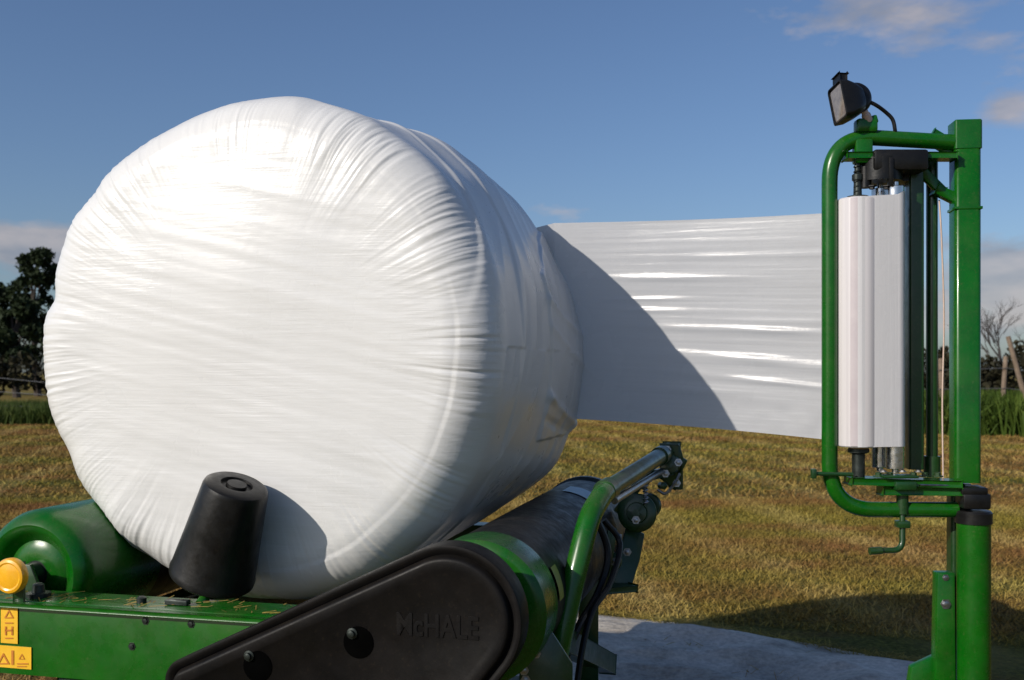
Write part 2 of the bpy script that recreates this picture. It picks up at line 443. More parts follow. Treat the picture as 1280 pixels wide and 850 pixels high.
    for (a, na), (b, nb) in zip(idx, idx[1:]):
        for k in range(NA):
            k2 = (k+1) % NA
            if na == 1: faces.append((a, b+k2, b+k))
            elif nb == 1: faces.append((a+k, a+k2, b))
            else: faces.append((a+k, a+k2, b+k2, b+k))
    V = [(x, y-.6, z+ZC-.745) for x, y, z in V]
    me.from_pydata(V, [], faces); me.validate(); me.update()
    bm = B(); bm.from_mesh(me); bmesh.ops.recalc_face_normals(bm, faces=bm.faces[:]); bm.to_mesh(me); bm.free()
    for f in me.polygons: f.use_smooth = True
    me.materials.append(M['bale'])
    o = bpy.data.objects.new('plastic_wrap', me); col.objects.link(o); o.parent = bale
make_bale()

# ------------------------------------------------------------------ stretch film between dispenser and bale
def film_line():
    roll = Vector((1.155, 3.07, 0)); c1 = W(.60+DX, 1.10, 0); c2 = W(.46+DX, 1.255, 0); c3 = W(.2, 1.26, 0)
    return [roll, c1, c2, c3]
def make_film():
    r0, c1, c2, c3 = film_line()
    bm = B(); NU, NV = 420, 260
    grid = []
    path = [r0.lerp(c1, i/340) for i in range(341)]+[c1.lerp(c2, i/30) for i in range(1, 31)]+[c2.lerp(c3, i/50) for i in range(1, 51)]
    nrm = Vector((-(r0-c1).y, (r0-c1).x, 0)).normalized()
    if nrm.y > 0: nrm = -nrm
    for i, p in enumerate(path):
        u = min(i/340, 1); row = []
        zt = 1.833*(1-u)+1.872*u+.0*u; zb = 1.125*(1-u)+1.19*u
        zb += .010*math.sin(math.pi*u); zt -= .008*math.sin(math.pi*u)
        for j in range(NV+1):
            v = j/NV; z = zb+(zt-zb)*v
            e = math.sin(math.pi*min(u, 1))**.5 if 0 < u < 1 else 0
            d = 0
            # tension folds, mostly in the lower half, fanning from the dispenser
            for v0, sl, w, a, uc, us in ((.33, .05, .017, .0048, .30, .34), (.47, .02, .011, .0042, .40, .26), (.235, .08, .010, .0030, .32, .28),
                                         (.72, .0, .010, .0036, .66, .22), (.62, -.02, .007, .0026, .74, .12), (.56, 0, .008, .0030, .70, .1),
                                         (.16, .05, .02, .003, .52, .25), (.82, .0, .012, .0012, .35, .3), (.52, .0, .02, .0014, .2, .3)):
                vv = v-(v0+sl*(u-.3)); vv += .0022*noise.noise(Vector((u*9, v0*30, 1))); d += 1.25*a*math.exp(-(vv/(w*1.5))**2)*math.exp(-((u-uc)/us)**2)*(1+.8*noise.noise(Vector((u*5, v0*50+v*20, 0))))
            d += .0022*noise.noise(Vector((u*1.3, v*9, 3)))+.0006*noise.noise(Vector((u*2.2, v*42, 5)))+.0003*noise.noise(Vector((u*4, v*110, 5)))
            # puckered lower edge next to the bale shadow
            pk = math.exp(-((u-.17)/.17)**2)*math.exp(-((v-.06)/.07)**2)
            d += pk*.006*noise.noise(Vector((u*22, v*14, 9)))
            q = p+nrm*(d*(e if u < 1 else 0)+.02*math.sin(math.pi*u)*(v-.5)*0)
            row.append(bm.verts.new((q.x, q.y, z)))
        grid.append(row)
    for a, b in zip(grid, grid[1:]):
        for j in range(NV): bm.faces.new((a[j], b[j], b[j+1], a[j+1]))
    root = empty('stretch_film', Vector((.65, 3.4, 1.15)), 0, label='wide white sheet of stretch film pulled taut from dispenser to bale', cat='plastic film')
    fin('film_sheet', bm, M['film'], root, angle=180)
make_film()

# ------------------------------------------------------------------ bale wrapper
wr = empty('bale_wrapper', W(0, .3, 0), -TH, label='green bale wrapping machine with black rollers, guard and tall film dispenser', cat='farm machine')
# rollers
def roller(xp, z, y0, y1, r, left):
    org = W(xp, y0, z)
    bm = B(); L = y1-y0
    lathe(bm, org, AX, [(.12, r-.012), (.12, r-.006), (.20, r), (L*.5, r+.001), (L-.1, r), (L-.05, r-.006), (L-.04, r-.02)], 96)
    body = fin('roller', bm, M['rubber'], wr)
    bm = B()
    if left:
        lathe(bm, org, AX, [(.035, 0), (.035, .03), (.02, .034), (.018, .062), (.03, .085), (.012, .105), (.0, .118), (-.002, .13), (.006, .143), (.022, .155), (.05, r+.002), (.13, r+.003), (.34, r+.003), (.345, r-.006)], 96)
    else:
        lathe(bm, org, AX, [(.0, 0), (.0, r-.02), (.004, r-.008), (.012, r+.001), (.125, r+.003), (.135, r+.0015), (.137, r-.01)], 96)
    fin('roller_end', bm, M['green'], body)
    bm = B(); lathe(bm, org, AX, [(L-.045, .03), (L-.045, r-.006), (L-.03, r+.006), (L, r+.006), (L+.01, r-.01), (L+.01, .03)], 64)
    fin('end_flange', bm, M['darksteel'], body)
    bm = B(); lathe(bm, org, AX, [(-.03 if not left else -.012, .03), (.02, .03), (.02, .045), (.05, .045)], 24); 
    fin('bearing', bm, M['darksteel'], body)
    return body
rl = roller(-.625, .822, -.15, 1.25, .163, True)
rr_ = roller(.589, .800, -.20, 1.27, .166, False)
# stickers wrapped on the right roller
def wrap_label(parent, mat, ang0, ang1, y0, y1, r):
    bm = B(); g = []
    for i in range(13):
        a = R(ang0+(ang1-ang0)*i/12); row = []
        for yy in (y0, y1):
            c = W(.589, -.20+yy, .800); row.append(bm.verts.new(c+XR*math.cos(a)*r+UP*math.sin(a)*r))
        g.append(row)
    for a, b in zip(g, g[1:]): bm.faces.new((a[0], b[0], b[1], a[1]))
    fin('sticker', bm, mat, parent)
wrap_label(rr_, M['label_blue'], 45, 88, 1.0, 1.14, .1695)
wrap_label(rr_, M['label_olive'], 2, 30, .15, .2, .1695)
# smaller guide roller tube low between the rollers and dark under-deck
def deck(bm):
    for xp in (-.42, .40): bar(bm, W(xp, -.2, .66), W(xp, 1.3, .66), .07, .09)
    bar(bm, W(-.62, 1.36, .70), W(.7, 1.36, .70), .08, .14)
    bar(bm, W(-.34, .15, .70), W(.33, .15, .70), .2, .02)
one('under_deck', wr, M['green_dark'], deck)
def chassis(bm):
    bar(bm, W(-.1, -.5, .42), W(-.1, 1.9, .42), .12, .12)
    bar(bm, W(-.75, .6, .36), W(.85, .6, .36), .1, .1)
    for xp in (-.42, .40): bar(bm, W(xp, .6, .40), W(xp, .6, .62), .07, .07, up=AX)
    for xp in (-.42, .40): bar(bm, W(xp, -.24, .2), W(xp, -.24, .6), .06, .06, up=AX)
one('chassis', wr, M['green_dark'], chassis)
def axle(bm):
    pass
for sx in (-.78, .30):
    bm = B(); c = W(sx, .6, .26)
    lathe(bm, c-XR*.09, XR, [(0, .16), (.0, .22), (.02, .25), (.05, .26), (.13, .26), (.16, .25), (.18, .22), (.18, .16)], 48)
    wo = fin('wheel', bm, M['rubber'], wr)
    bm = B(); lathe(bm, c-XR*.07, XR, [(0, .05), (.0, .158), (.14, .158), (.14, .05)], 36); fin('rim', bm, M['yellow'], wo)
# front beam: rectangular section with rolled top lip
def beam(bm):
    y0, y1 = -.30, -.17
    zt, zb = .790, .612
    prof = [(y0, zb), (y0, zt-.012), (y0+.002, zt-.005), (y0+.007, zt-.001), (y0+.014, zt), (y1, zt), (y1, zb+.01), (y1-.01, zb)]
    loft(bm, [[W(x, y, z) for y, z in prof] for x in (-1.35, .50)])
bm_ = B(); beam(bm_); fb = fin('front_beam', bm_, M['green'], wr)
def lip(bm):
    bar(bm, W(-1.35, -.307, .783), W(.42, -.307, .783), .014, .012, .003)
one('beam_lip', fb, M['green'], lip)
def beam_bolts(bm):
    for px, py in ((182, 776), (239, 780), (165, 808)):
        x, z = mp(px, py, -.3); bolt(bm, W(x, -.3, z), -AX, .006, .004)
one('bolt', fb, M['darksteel'], beam_bolts)
# flat stuff on top of the beam
def topfit(bm):
    x, z = mp(183, 742, -.22); lathe(bm, W(x, -.24, .79), UP, [(0, .012), (.012, .012), (.016, .006), (.016, 0)], 12)
    x2, _ = mp(222, 745, -.24); box(bm, W(x2, -.24, .797), XR, AX, UP, .03, .01, .006, .002)
    x3, _ = mp(55, 735, -.22); lathe(bm, W(x3, -.24, .79), UP, [(0, .03), (.01, .03), (.012, .016), (.03, .014), (.034, .008), (.034, 0)], 16)
one('fittings', fb, M['darksteel'], topfit)
def bracket(bm):
    x0, z0 = mp(30, 716, -.16); 
    plate(bm, [W(x0-.1, -.2, .79), W(x0+.08, -.2, .79), W(x0+.05, -.2, z0+.03), W(x0-.05, -.2, z0+.03)], AX, .012)
one('roller_bracket', fb, M['green_dark'], bracket)
# reflector
x, z = mp(13, 720, -.33)
bm = B(); lathe(bm, W(x, -.32, z), -AX, [(0, .0), (0, .043), (.012, .0435), (.018, .040), (.020, .034), (.018, .030), (.021, .015), (.021, 0)], 40)
rf = fin('reflector', bm, M['amber'], wr); rf['label'] = 'round yellow reflector disc above the front beam'
bm = B(); bar(bm, W(x, -.300, .785), W(x, -.300, z+.03), .03, .006, .001, up=AX); fin('mount', bm, M['green_dark'], rf)
# warning stickers
def stick(px0, py0, px1, py1, dy, mat, name, par):
    bm = B(); a = mp(px0, py0, -.3-dy); b = mp(px1, py1, -.3-dy)
    plate(bm, [W(a[0], -.3-dy, b[1]), W(b[0], -.3-dy, b[1]), W(b[0], -.3-dy, a[1]), W(a[0], -.3-dy, a[1])], AX, .0012, 0)
    return fin(name, bm, mat, par, smooth=False)
s1 = stick(1, 756, 22, 805, .003, M['yellow'], 'warning_sticker', wr)
s2 = stick(-6, 806, 39, 837, .003, M['yellow'], 'warning_sticker', wr)
def pict(par, tri, marks):
    bm = B(); dy = .3045
    def pt(px, py): x, z = mp(px, py, -dy); return W(x, -dy, z)
    for (cx, cy, s) in tri:
        o = [(cx, cy-s), (cx+s, cy+s*.8), (cx-s, cy+s*.8)]; i_ = [(cx, cy-s*.55), (cx+s*.62, cy+s*.6), (cx-s*.62, cy+s*.6)]
        for k in range(3):
            k2 = (k+1) % 3; bm.faces.new([bm.verts.new(pt(*q)) for q in (o[k], o[k2], i_[k2], i_[k])])
    for (a, b, c, d) in marks:
        bm.faces.new([bm.verts.new(pt(*q)) for q in ((a, b), (c, b), (c, d), (a, d))])
    fin('pictogram', bm, M['ink'], par, smooth=False)
pict(s1, [(11, 768, 6)], [(6, 778, 16, 779.5), (6, 783, 8, 794), (14, 783, 16, 794), (6, 787, 16, 789), (6, 797, 16, 798.5)])
pict(s2, [(4, 824, 8), (27, 821, 4)], [(14, 813, 17, 831), (21, 829, 35, 830.5), (21, 832.5, 33, 833.7)])
# chain guard: hull of circles lofted with a stepped rim
def circ(px, py, r, yp): x, z = mp(px, py, yp); return (x, z, r)
GY = -.40
CC = [circ(560, 776, .158, GY), circ(231, 853, .052, GY), circ(262, 960, .09, GY), circ(470, 930, .12, GY)]
def hull(off, yp, N=220):
    out = []
    for k in range(N):
        a = 2*math.pi*k/N; c, s = math.cos(a), math.sin(a)
        x, z, r = max(CC, key=lambda q: q[0]*c+q[1]*s+q[2])
        out.append((x+(r+off)*c, yp, z+(r+off)*s))
    return [W(*q) for q in out]
bm = B()
loft(bm, [hull(0, -.335), hull(0, GY+.006), hull(-.002, GY+.001), hull(-.006, GY), hull(-.014, GY+.001), hull(-.019, GY+.008), hull(-.022, GY+.009),
          hull(-.026, GY-.004), hull(-.029, GY-.008), hull(-.034, GY-.009), hull(-.05, GY-.009), hull(-.055, GY-.006)])
cg = fin('chain_guard', bm, M['guard'], wr, angle=50)
cg['label'] = 'black moulded chain guard with rounded end and raised rim'
def gshade(bm):  # flat discs on the cover; their black colour stands in for hollow shade
    for px, py in ((448, 803), (322, 833)):
        x, z = mp(px, py, GY-.007); o = W(x, GY-.0035, z)
        lathe(bm, o, -AX, [(.0, .0), (.0, .034), (.0042, .034), (.0048, .030), (.0038, .0)], 32)
one('recess_shade_disc', cg, M['recess_shade'], gshade)
def gbolt(bm):
    for px, py in ((440, 792), (311, 820)):
        x, z = mp(px, py, GY-.01); lathe(bm, W(x, GY-.007, z), -AX, [(0, .012), (.004, .012), (.005, .008), (.011, .007), (.012, .004), (.012, 0)], 12)
one('bolt', cg, M['darksteel'], gbolt)
# embossed maker's word
x0, z0 = mp(494, 793, GY-.009); x1, _ = mp(598, 793, GY-.009)
cu = bpy.data.curves.new('lettering', 'FONT'); cu.body = 'McHALE'; cu.size = .066; cu.extrude = .0006; cu.bevel_depth = .0002; cu.offset = .0012
to = bpy.data.objects.new('lettering', cu); col.objects.link(to)
bpy.context.view_layer.update()
dg = bpy.context.evaluated_depsgraph_get()
me = bpy.data.meshes.new_from_object(to.evaluated_get(dg)); bpy.data.objects.remove(to)
bm = B(); bm.from_mesh(me); bpy.data.meshes.remove(me)
wtxt = max(v.co.x for v in bm.verts); sx = (x1-x0)/wtxt
for v in bm.verts:
    X, Y, Z = v.co; v.co = W(x0+X*sx, GY-.0070-Z-.0, z0+Y)
fin('lettering', bm, M['guard'], cg, smooth=False)
# guide cone on a stub post
x, z = mp(265, 720, -.10); base = W(x, -.10, z)
top = W(*( (lambda q: (q[0], -.140, q[1]))(mp(296, 606, -.140)) ))
ax = (top-base); H = ax.length
bm = B(); lathe(bm, base, ax, [(-.0, .0), (-.004, .06), (-.006, .100), (.0, .107), (.012, .108), (.016, .106), (H*.5, .0935), (H-.012, .0815), (H-.003, .078), (H+.002, .070), (H+.002, .040), (H-.006, .038), (H-.006, .026), (H+.003, .024), (H+.004, 0)], 72)
cone = fin('guide_cone', bm, M['black'], wr); cone['label'] = 'tapered black plastic guide cone leaning against the bale'
bm = B(); xb, _ = mp(250, 757, -.20); sweep(bm, [W(xb, -.20, .785), W(xb+.004, -.18, .80), base+ax.normalized()*.01], .0125, 16); fin('stub_post', bm, M['green'], cone)
# curved arm of the film holder
bm = B()
pts = catmull([P(672, 930, 2.50), P(683, 880, 2.53), P(691, 845, 2.55), P(706, 775, 2.57), P(722, 705, 2.6), P(737, 648, 2.65), P(752, 620, 2.73)], 10)
pts += [P(760, 612, 2.79)]
sweep(bm, pts, .0285, 28)
arm = fin('holder_arm', bm, M['green'], wr); arm['label'] = 'curved green tube rising beside the right roller'
def armext(bm):
    a, b = P(752, 617, 2.74), P(836, 563, 3.5)
    sweep(bm, [a, b], .026, 20)
    sweep(bm, [a.lerp(b, .03), a.lerp(b, .09)], .032, 20)
    sweep(bm, [a.lerp(b, .82), a.lerp(b, .87)], .031, 20)
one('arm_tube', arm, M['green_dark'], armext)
def rod(bm):
    a, b = P(768, 626, 2.78), P(828, 588, 3.45); sweep(bm, [a, b], .010, 12)
one('piston_rod', arm, M['steel'], rod)
# cutter head at the end of the arm
D = 3.5
def head(bm):
    c = P(838, 568, D); box(bm, c, AX, XR, UP, .05, .025, .035, .006)
    box(bm, P(845, 580, D+.02), (1, 0, -.5), (0, 1, 0), (.5, 0, 1), .022, .05, .030, .006)
    bar(bm, P(846, 572, D), P(846, 612, D-.02), .04, .022, .004, up=Vector((0, 1, 0)))
    bar(bm, P(826, 590, D-.04), P(846, 606, D-.02), .03, .02, .004, up=Vector((0, 1, 0)))
    bar(bm, P(806, 596, D-.08), P(840, 588, D-.03), .03, .018, .003, up=Vector((0, 1, 0)))
    bar(bm, P(800, 610, D-.08), P(812, 590, D-.08), .035, .02, .003, up=Vector((0, 1, 0)))
    lathe(bm, P(826, 607, D-.07), Vector((.2, -1, .1)), [(0, .012), (.03, .012), (.034, .006), (.034, 0)], 12)
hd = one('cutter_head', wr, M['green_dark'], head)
hd['label'] = 'dark green film clamp and cutter head at the arm end'
def headsteel(bm):
    for px, py in ((834, 562), (848, 578), (846, 604), (812, 598), (832, 592)):
        bolt(bm, P(px, py, D-.075), Vector((-.2, -1, .1)), .008, .008)
one('bolt', hd, M['steel'], headsteel)
def springs(bm):
    s = [P(806+2.5*math.sin(t*1.9)+t*.05, 590+t*1.55, D-.12+.01*math.cos(t*1.9)) for t in np.linspace(0, 26, 100)]
    sweep(bm, s, .0035, 6)
one('spring', hd, M['steel'], springs)
def hookw(bm):
    sweep(bm, catmull([P(822, 612, D-.08), P(832, 617, D-.09), P(842, 606, D-.09), P(850, 592, D-.08)], 6), .005, 8)
one('hook', hd, M['steel'], hookw)
def headmore(bm):
    plate(bm, [P(826, 556, D-.03), P(850, 556, D-.03), P(855, 574, D-.03), P(852, 600, D-.03), P(838, 612, D-.03), P(828, 596, D-.03)], (0, 1, 0), .03, .004)
    lathe(bm, P(838, 580, D-.04), Vector((-.25, -1, .12)), [(0, 0), (0, .03), (.012, .034), (.024, .03), (.026, .012), (.036, .012), (.036, 0)], 24)
    bar(bm, P(788, 606, D-.05), P(836, 566, D-.05), .02, .016, .003, up=Vector((0, 1, 0)))
    bar(bm, P(772, 640, D-.04), P(800, 604, D-.05), .022, .018, .003, up=Vector((0, 1, 0)))
one('clamp_plate', hd, M['green_dark'], headmore)
def disc(bm):
    lathe(bm, P(797, 641, D-.06), Vector((-.25, -1, .12)), [(0, .0), (0, .058), (.004, .064), (.016, .064), (.02, .058), (.02, .035), (.028, .032), (.03, .012), (.04, .012), (.04, 0)], 40)
    lathe(bm, P(812, 632, D), Vector((-.25, -1, .12)), [(0, 0), (0, .04), (.02, .042), (.03, .036), (.03, 0)], 30)
one('tension_wheel', hd, M['green_dark'], disc)
def lowarm(bm):
    plate(bm, [P(784, 655, D-.05), P(806, 668, D-.05), P(800, 700, D-.1), P(790, 732, D-.15), P(756, 738, D-.15), P(752, 728, D-.15), P(772, 700, D-.1)], (0, 1, 0), .018, .003)
    bar(bm, P(766, 660, D-.3), P(752, 736, D-.3), .03, .03, .004, up=Vector((0, 1, 0)))
    bar(bm, P(742, 738, D-.25), P(790, 734, D-.16), .05, .02, .004)
    lathe(bm, P(766, 702, D-.22), Vector((-.25, -1, .12)), [(0, 0), (0, .03), (.02, .03), (.024, .02), (.024, 0)], 24)
one('lower_bracket', hd, M['green_dark'], lowarm)
def lowsteel(bm):
    for px, py in ((768, 702), (758, 731), (795, 650), (784, 690)): bolt(bm, P(px, py, D-.26), Vector((-.2, -1, .1)), .008, .008)
    sweep(bm, [P(776, 668, D-.2), P(764, 726, D-.24)], .006, 10)
    bar(bm, P(748, 737, D-.31), P(762, 735, D-.31), .012, .012, .002)
one('bolt', hd, M['steel'], lowsteel)
# bracket under the arm, with bolts
def sideplate(bm):
    plate(bm, [P(652, 810, 2.42), P(690, 790, 2.42), P(716, 830, 2.42), P(716, 960, 2.42), P(640, 960, 2.42)], (0, 1, 0), .016, .003)
    bar(bm, P(700, 800, 2.7), P(760, 830, 3.4), .05, .06)
    bar(bm, P(735, 700, 3.2), P(735, 860, 3.2), .06, .06, up=Vector((0, 1, 0)))
sp = one('side_plate', wr, M['green_dark'], sideplate)
def spbolts(bm):
    for px, py in ((656, 820), (670, 817), (655, 838), (657, 850)): bolt(bm, P(px, py, 2.42), Vector((0, -1, 0)), .007, .007)
one('bolt', sp, M['steel'], spbolts)
def hose(bm):
    sweep(bm, catmull([P(742, 640, 3.0), P(760, 690, 3.0), P(748, 740, 2.95), P(720, 790, 2.8), P(700, 850, 2.75), P(700, 930, 2.75)], 8), .011, 10)
    sweep(bm, catmull([P(755, 650, 3.05), P(775, 680, 3.05), P(762, 730, 2.95), P(738, 770, 2.85), P(722, 850, 2.75), P(720, 930, 2.75)], 8), .009, 10)
one('hose', wr, M['black'], hose)

# ---- film dispenser
DZ = 3.0
YV = Vector((0, 1, 0)); XV = Vector((1, 0, 0))
mr = Matrix.Rotation(R(-7), 3, 'Z'); MX = mr @ XV; MY = mr @ YV
def rbox(bm, cx, cy, hw, hd, z0, z1, rad=.012, n=6):
    def ring(z, ins=0):
        o = []
        for qx, qy, a0 in ((1, 1, 0), (-1, 1, 90), (-1, -1, 180), (1, -1, 270)):
            for k in range(n+1):
                a = R(a0+90*k/n); lx = qx*(hw-rad)+(rad-ins)*math.cos(a); ly = qy*(hd-rad)+(rad-ins)*math.sin(a)
                o.append(Vector((cx, cy, z))+MX*lx+MY*ly)
        return o
    loft(bm, [ring(z0), ring(z1-.003), ring(z1, .003)])
mx_ = P(1206, 465, DZ+.03); 
bm = B(); rbox(bm, mx_.x, mx_.y, .0365, .0365, 1.03, 2.075, .013); mast = fin('dispenser_mast', bm, M['green'], wr, angle=50)
mast['label'] = 'upright square green mast at the right carrying the film dispenser'
def mtop(bm):
    rbox(bm, mx_.x, mx_.y, .0385, .0385, 1.995, 2.078, .008)
    box(bm, P(1206, 262, DZ+.03), MX, MY, UP, .0385, .0385, .004, .001)
one('mast_collar', mast, M['green'], mtop)
def mastlow(bm):
    c = P(1199, 465, DZ+.09); rbox(bm, c.x, c.y, .030, .03, .1, 1.02, .01)
one('inner_post', wr, M['green_dark'], mastlow)
pc = P(1217, 465, DZ)
bm = B(); lathe(bm, Vector((pc.x, pc.y, .08)), UP, [(0, .04), (0, .0465), (.84, .0465), (.84, .04)], 48)
post = fin('support_post', bm, M['green'], wr)
bm = B(); lathe(bm, Vector((pc.x, pc.y, .915)), UP, [(0, .047), (0, .0505), (.03, .0505), (.036, .046), (.036, .02)], 48); fin('post_cap', bm, M['black'], post)
def caps(bm):
    c = P(1216, 625, DZ); box(bm, c, MX, MY, UP, .038, .042, .022, .006)
    c = P(1213, 612, DZ); box(bm, c, MX, MY, UP, .036, .042, .010, .004)
one('mast_clamp', wr, M['black'], caps)
def brk(bm):
    plate(bm, [P(1172, 716, DZ), P(1194, 716, DZ), P(1196, 960, DZ), P(1168, 960, DZ)], YV, .04, .004)
    plate(bm, [P(1140, 834, DZ+.02), P(1170, 820, DZ+.02), P(1170, 960, DZ+.02), P(1120, 960, DZ+.02)], YV, .03, .004)
    bar(bm, Vector((pc.x, 3.03, .22)), W(-.1, .6, .30), .1, .1)
    box(bm, Vector((pc.x, 3.03, .05)), XV, YV, UP, .09, .09, .05, .006)
bk = one('mast_bracket', wr, M['green'], brk)
def bkb(bm):
    bolt(bm, P(1182, 755, DZ), -YV, .009, .008); bolt(bm, P(1182, 722, DZ), -YV, .006, .005)
one('bolt', bk, M['steel'], bkb)
# hoop
pts = fillet([P(1192, 178, DZ+.02), P(1037, 169, DZ), P(1037, 637, DZ), P(1195, 637, DZ+.02)], .135, 16)
bm = B(); sweep(bm, pts, .0225, 28); hoop = fin('dispenser_hoop', bm, M['green'], wr); hoop['label'] = 'rounded green tube hoop left of the film roll'
def hoopbrk(bm):
    bar(bm, P(1056, 196, DZ), P(1192, 196, DZ), .05, .018, .004)
    bar(bm, P(1163, 170, DZ+.03), P(1200, 192, DZ+.03), .05, .012, .003, up=YV)
    bar(bm, P(1060, 600, DZ), P(1196, 604, DZ), .07, .02, .005)
    bar(bm, P(1100, 611, DZ), P(1200, 612, DZ), .05, .03, .005)
    box(bm, P(1082, 158, DZ), XV, YV, UP, .030, .022, .02, .008)
    box(bm, P(1086, 152, DZ), (1, 0, .3), YV, (-.3, 0, 1), .022, .018, .012, .005)
    bar(bm, P(1078, 175, DZ), P(1078, 205, DZ), .05, .04, .006, up=YV)
    bar(bm, P(1168, 236, DZ+.04), P(1196, 250, DZ+.04), .03, .03, .004, up=YV)
    bar(bm, P(1150, 212, DZ+.04), P(1178, 240, DZ+.04), .03, .02, .004, up=YV)
one('cross_bar', hoop, M['green'], hoopbrk)
def geardark(bm):
    rb = P(1112, 210, DZ+.05)
    lathe(bm, P(1100, 228, DZ+.02), UP, [(0, .05), (.0, .062), (.065, .062), (.07, .05), (.08, .05)], 32)
    lathe(bm, P(1130, 230, DZ+.09), UP, [(0, .05), (.0, .052), (.07, .052), (.072, .02)], 32)
    box(bm, P(1113, 207, DZ+.05), XV, YV, UP, .078, .09, .030, .008)
    box(bm, P(1113, 215, DZ-.035), XV, YV, UP, .006, .01, .04, .002)
    lathe(bm, P(1082, 235, DZ), UP, [(0, .016), (.06, .016)], 16)
    for k in range(3):
        bolt(bm, P(1090+18*k, 232, DZ-.02), -UP, .008, .010)
one('gear_housing', hoop, M['black'], geardark)
def spind(bm):
    lathe(bm, P(1072, 249, DZ), UP, [(0, .0), (0, .03), (.008, .03), (.012, .012), (.05, .011), (.055, .016), (.07, .016), (.075, .009), (.125, .009)], 20)
    c = [P(1072+4.5*math.sin(t), 245-t*1.0, DZ-.0105*math.cos(t)*1.0) for t in np.linspace(0, 44, 220)]
    sweep(bm, c, .0022, 6)
    lathe(bm, P(1073, 561, DZ), -UP, [(0, 0), (0, .030), (.010, .030), (.014, .018), (.10, .018)], 20)
one('spindle', hoop, M['darksteel'], spind)
def rollers2(bm):
    pass
for px, d, r, y0, y1, mt, nm in ((1119, DZ-.012, .0255, 233, 586, 'alu', 'stretch_roller'), (1100, DZ+.055, .024, 236, 584, 'alu', 'stretch_roller')):
    bm = B(); a, b = P(px, y1, d), P(px, y0, d)
    L = (b-a).length; lathe(bm, a, UP, [(-.012, .01), (0, .01), (0, r-.002), (.002, r), (L-.002, r), (L, r-.002), (L, .01), (L+.012, .01)], 40)
    fin(nm, bm, M[mt], hoop)
def darkcol(bm):
    a = P(1143, 586, DZ+.06); c = a.copy()
    rbox(bm, c.x, c.y, .021, .03, a.z, P(0, 213, DZ+.06).z, .008)
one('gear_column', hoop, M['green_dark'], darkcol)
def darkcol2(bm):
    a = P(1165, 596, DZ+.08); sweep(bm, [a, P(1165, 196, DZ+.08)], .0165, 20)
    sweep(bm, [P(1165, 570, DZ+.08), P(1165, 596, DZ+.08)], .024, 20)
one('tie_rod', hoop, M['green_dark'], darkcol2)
def wirec(bm):
    sweep(bm, catmull([P(1174, 250, DZ+.05), P(1177, 300, DZ+.05), P(1180, 400, DZ+.06), P(1178, 500, DZ+.06), P(1179, 600, DZ+.05)], 8), .0025, 6)
one('cord', hoop, M['pale'], wirec)
def lower(bm):
    sweep(bm, [P(1018, 592, DZ-.03), P(1066, 593, DZ-.03)], .006, 10)
    box(bm, P(1017, 592, DZ-.03), XV, YV, UP, .007, .01, .014, .003)
    sweep(bm, [P(1128, 598, DZ), P(1128, 642, DZ)], .017, 16)
    box(bm, P(1128, 606, DZ-.02), XV, YV, UP, .03, .03, .012, .003)
    for px in (1098, 1112, 1142, 1156, 1172): bolt(bm, P(px, 596, DZ-.01), UP, .009, .012)
    box(bm, P(1122, 595, DZ-.02), XV, YV, UP, .05, .03, .004, .002)
one('lower_shaft', hoop, M['green_dark'], lower)
def lowst(bm):
    for px in (1104, 1128, 1148): bolt(bm, P(px, 590, DZ-.03), UP, .007, .006)
    sweep(bm, [P(1150, 606, DZ-.04), P(1196, 607, DZ-.03)], .003, 8)
one('bolt', hoop, M['steel'], lowst)
def crank(bm):
    sweep(bm, fillet([P(1128, 640, DZ), P(1128, 688, DZ-.01), P(1088, 688, DZ-.02)], .03, 6), .0085, 14)
    box(bm, P(1128, 655, DZ), XV, YV, UP, .018, .018, .010, .003)
    sweep(bm, [P(1102, 688, DZ-.02), P(1087, 689, DZ-.022)], .011, 12)
one('crank_handle', wr, M['green_dark'], crank)
# work lamp on top
LC = P(1066, 126, DZ-.02)
lx = Vector((.82, -.38, .30)).normalized()            # back of the lamp; it looks left and down
face = Vector((-.985, -.12, -.14)).normalized()
lu = Vector((-.30, .1, .95)); lu = (lu-face*lu.dot(face)).normalized(); ls = face.cross(lu)
bm = B(); fc = P(1054, 128, DZ-.02)
def rr(c, hw, hh, rad, n=6):
    o = []
    for qx, qy, a0 in ((1, 1, 0), (-1, 1, 90), (-1, -1, 180), (1, -1, 270)):
        for k in range(n+1):
            a = R(a0+90*k/n); o.append(c+ls*(qx*(hw-rad)+rad*math.cos(a))+lu*(qy*(hh-rad)+rad*math.sin(a)))
    return o
loft(bm, [rr(fc-face*.06, .018, .022, .016), rr(fc-face*.052, .030, .036, .022), rr(fc-face*.03, .040, .046, .02), rr(fc-face*.004, .046, .054, .014), rr(fc+face*.018, .047, .055, .012), rr(fc+face*.020, .043, .051, .010), rr(fc+face*.012, .041, .049, .009)])
lathe(bm, P(1069, 124, DZ+.0), Vector((.25, -1, .1)), [(-.03, 0), (-.03, .038), (-.01, .044), (.015, .044), (.024, .038), (.028, .028), (.028, 0)], 40)
lamp = fin('work_lamp', bm, M['black'], wr); lamp['label'] = 'black work lamp tilted on top of the dispenser'
bm = B(); loft(bm, [rr(fc+face*.012, .040, .048, .009), rr(fc+face*.0155, .036, .044, .008)]); fin('lens', bm, M['glass'], lamp)
def lst(bm):
    bar(bm, fc+lu*.045+face*.0, fc+lu*.078-face*.006, .04, .022, .006, up=face)
one('visor', lamp, M['black'], lst)
def stem(bm):
    lathe(bm, P(1086, 152, DZ-.01), P(1080, 138, DZ-.02)-P(1086, 152, DZ-.01), [(0, .013), (.022, .013), (.026, .010), (.034, .010)], 14)
one('plug', lamp, M['pale'], stem)
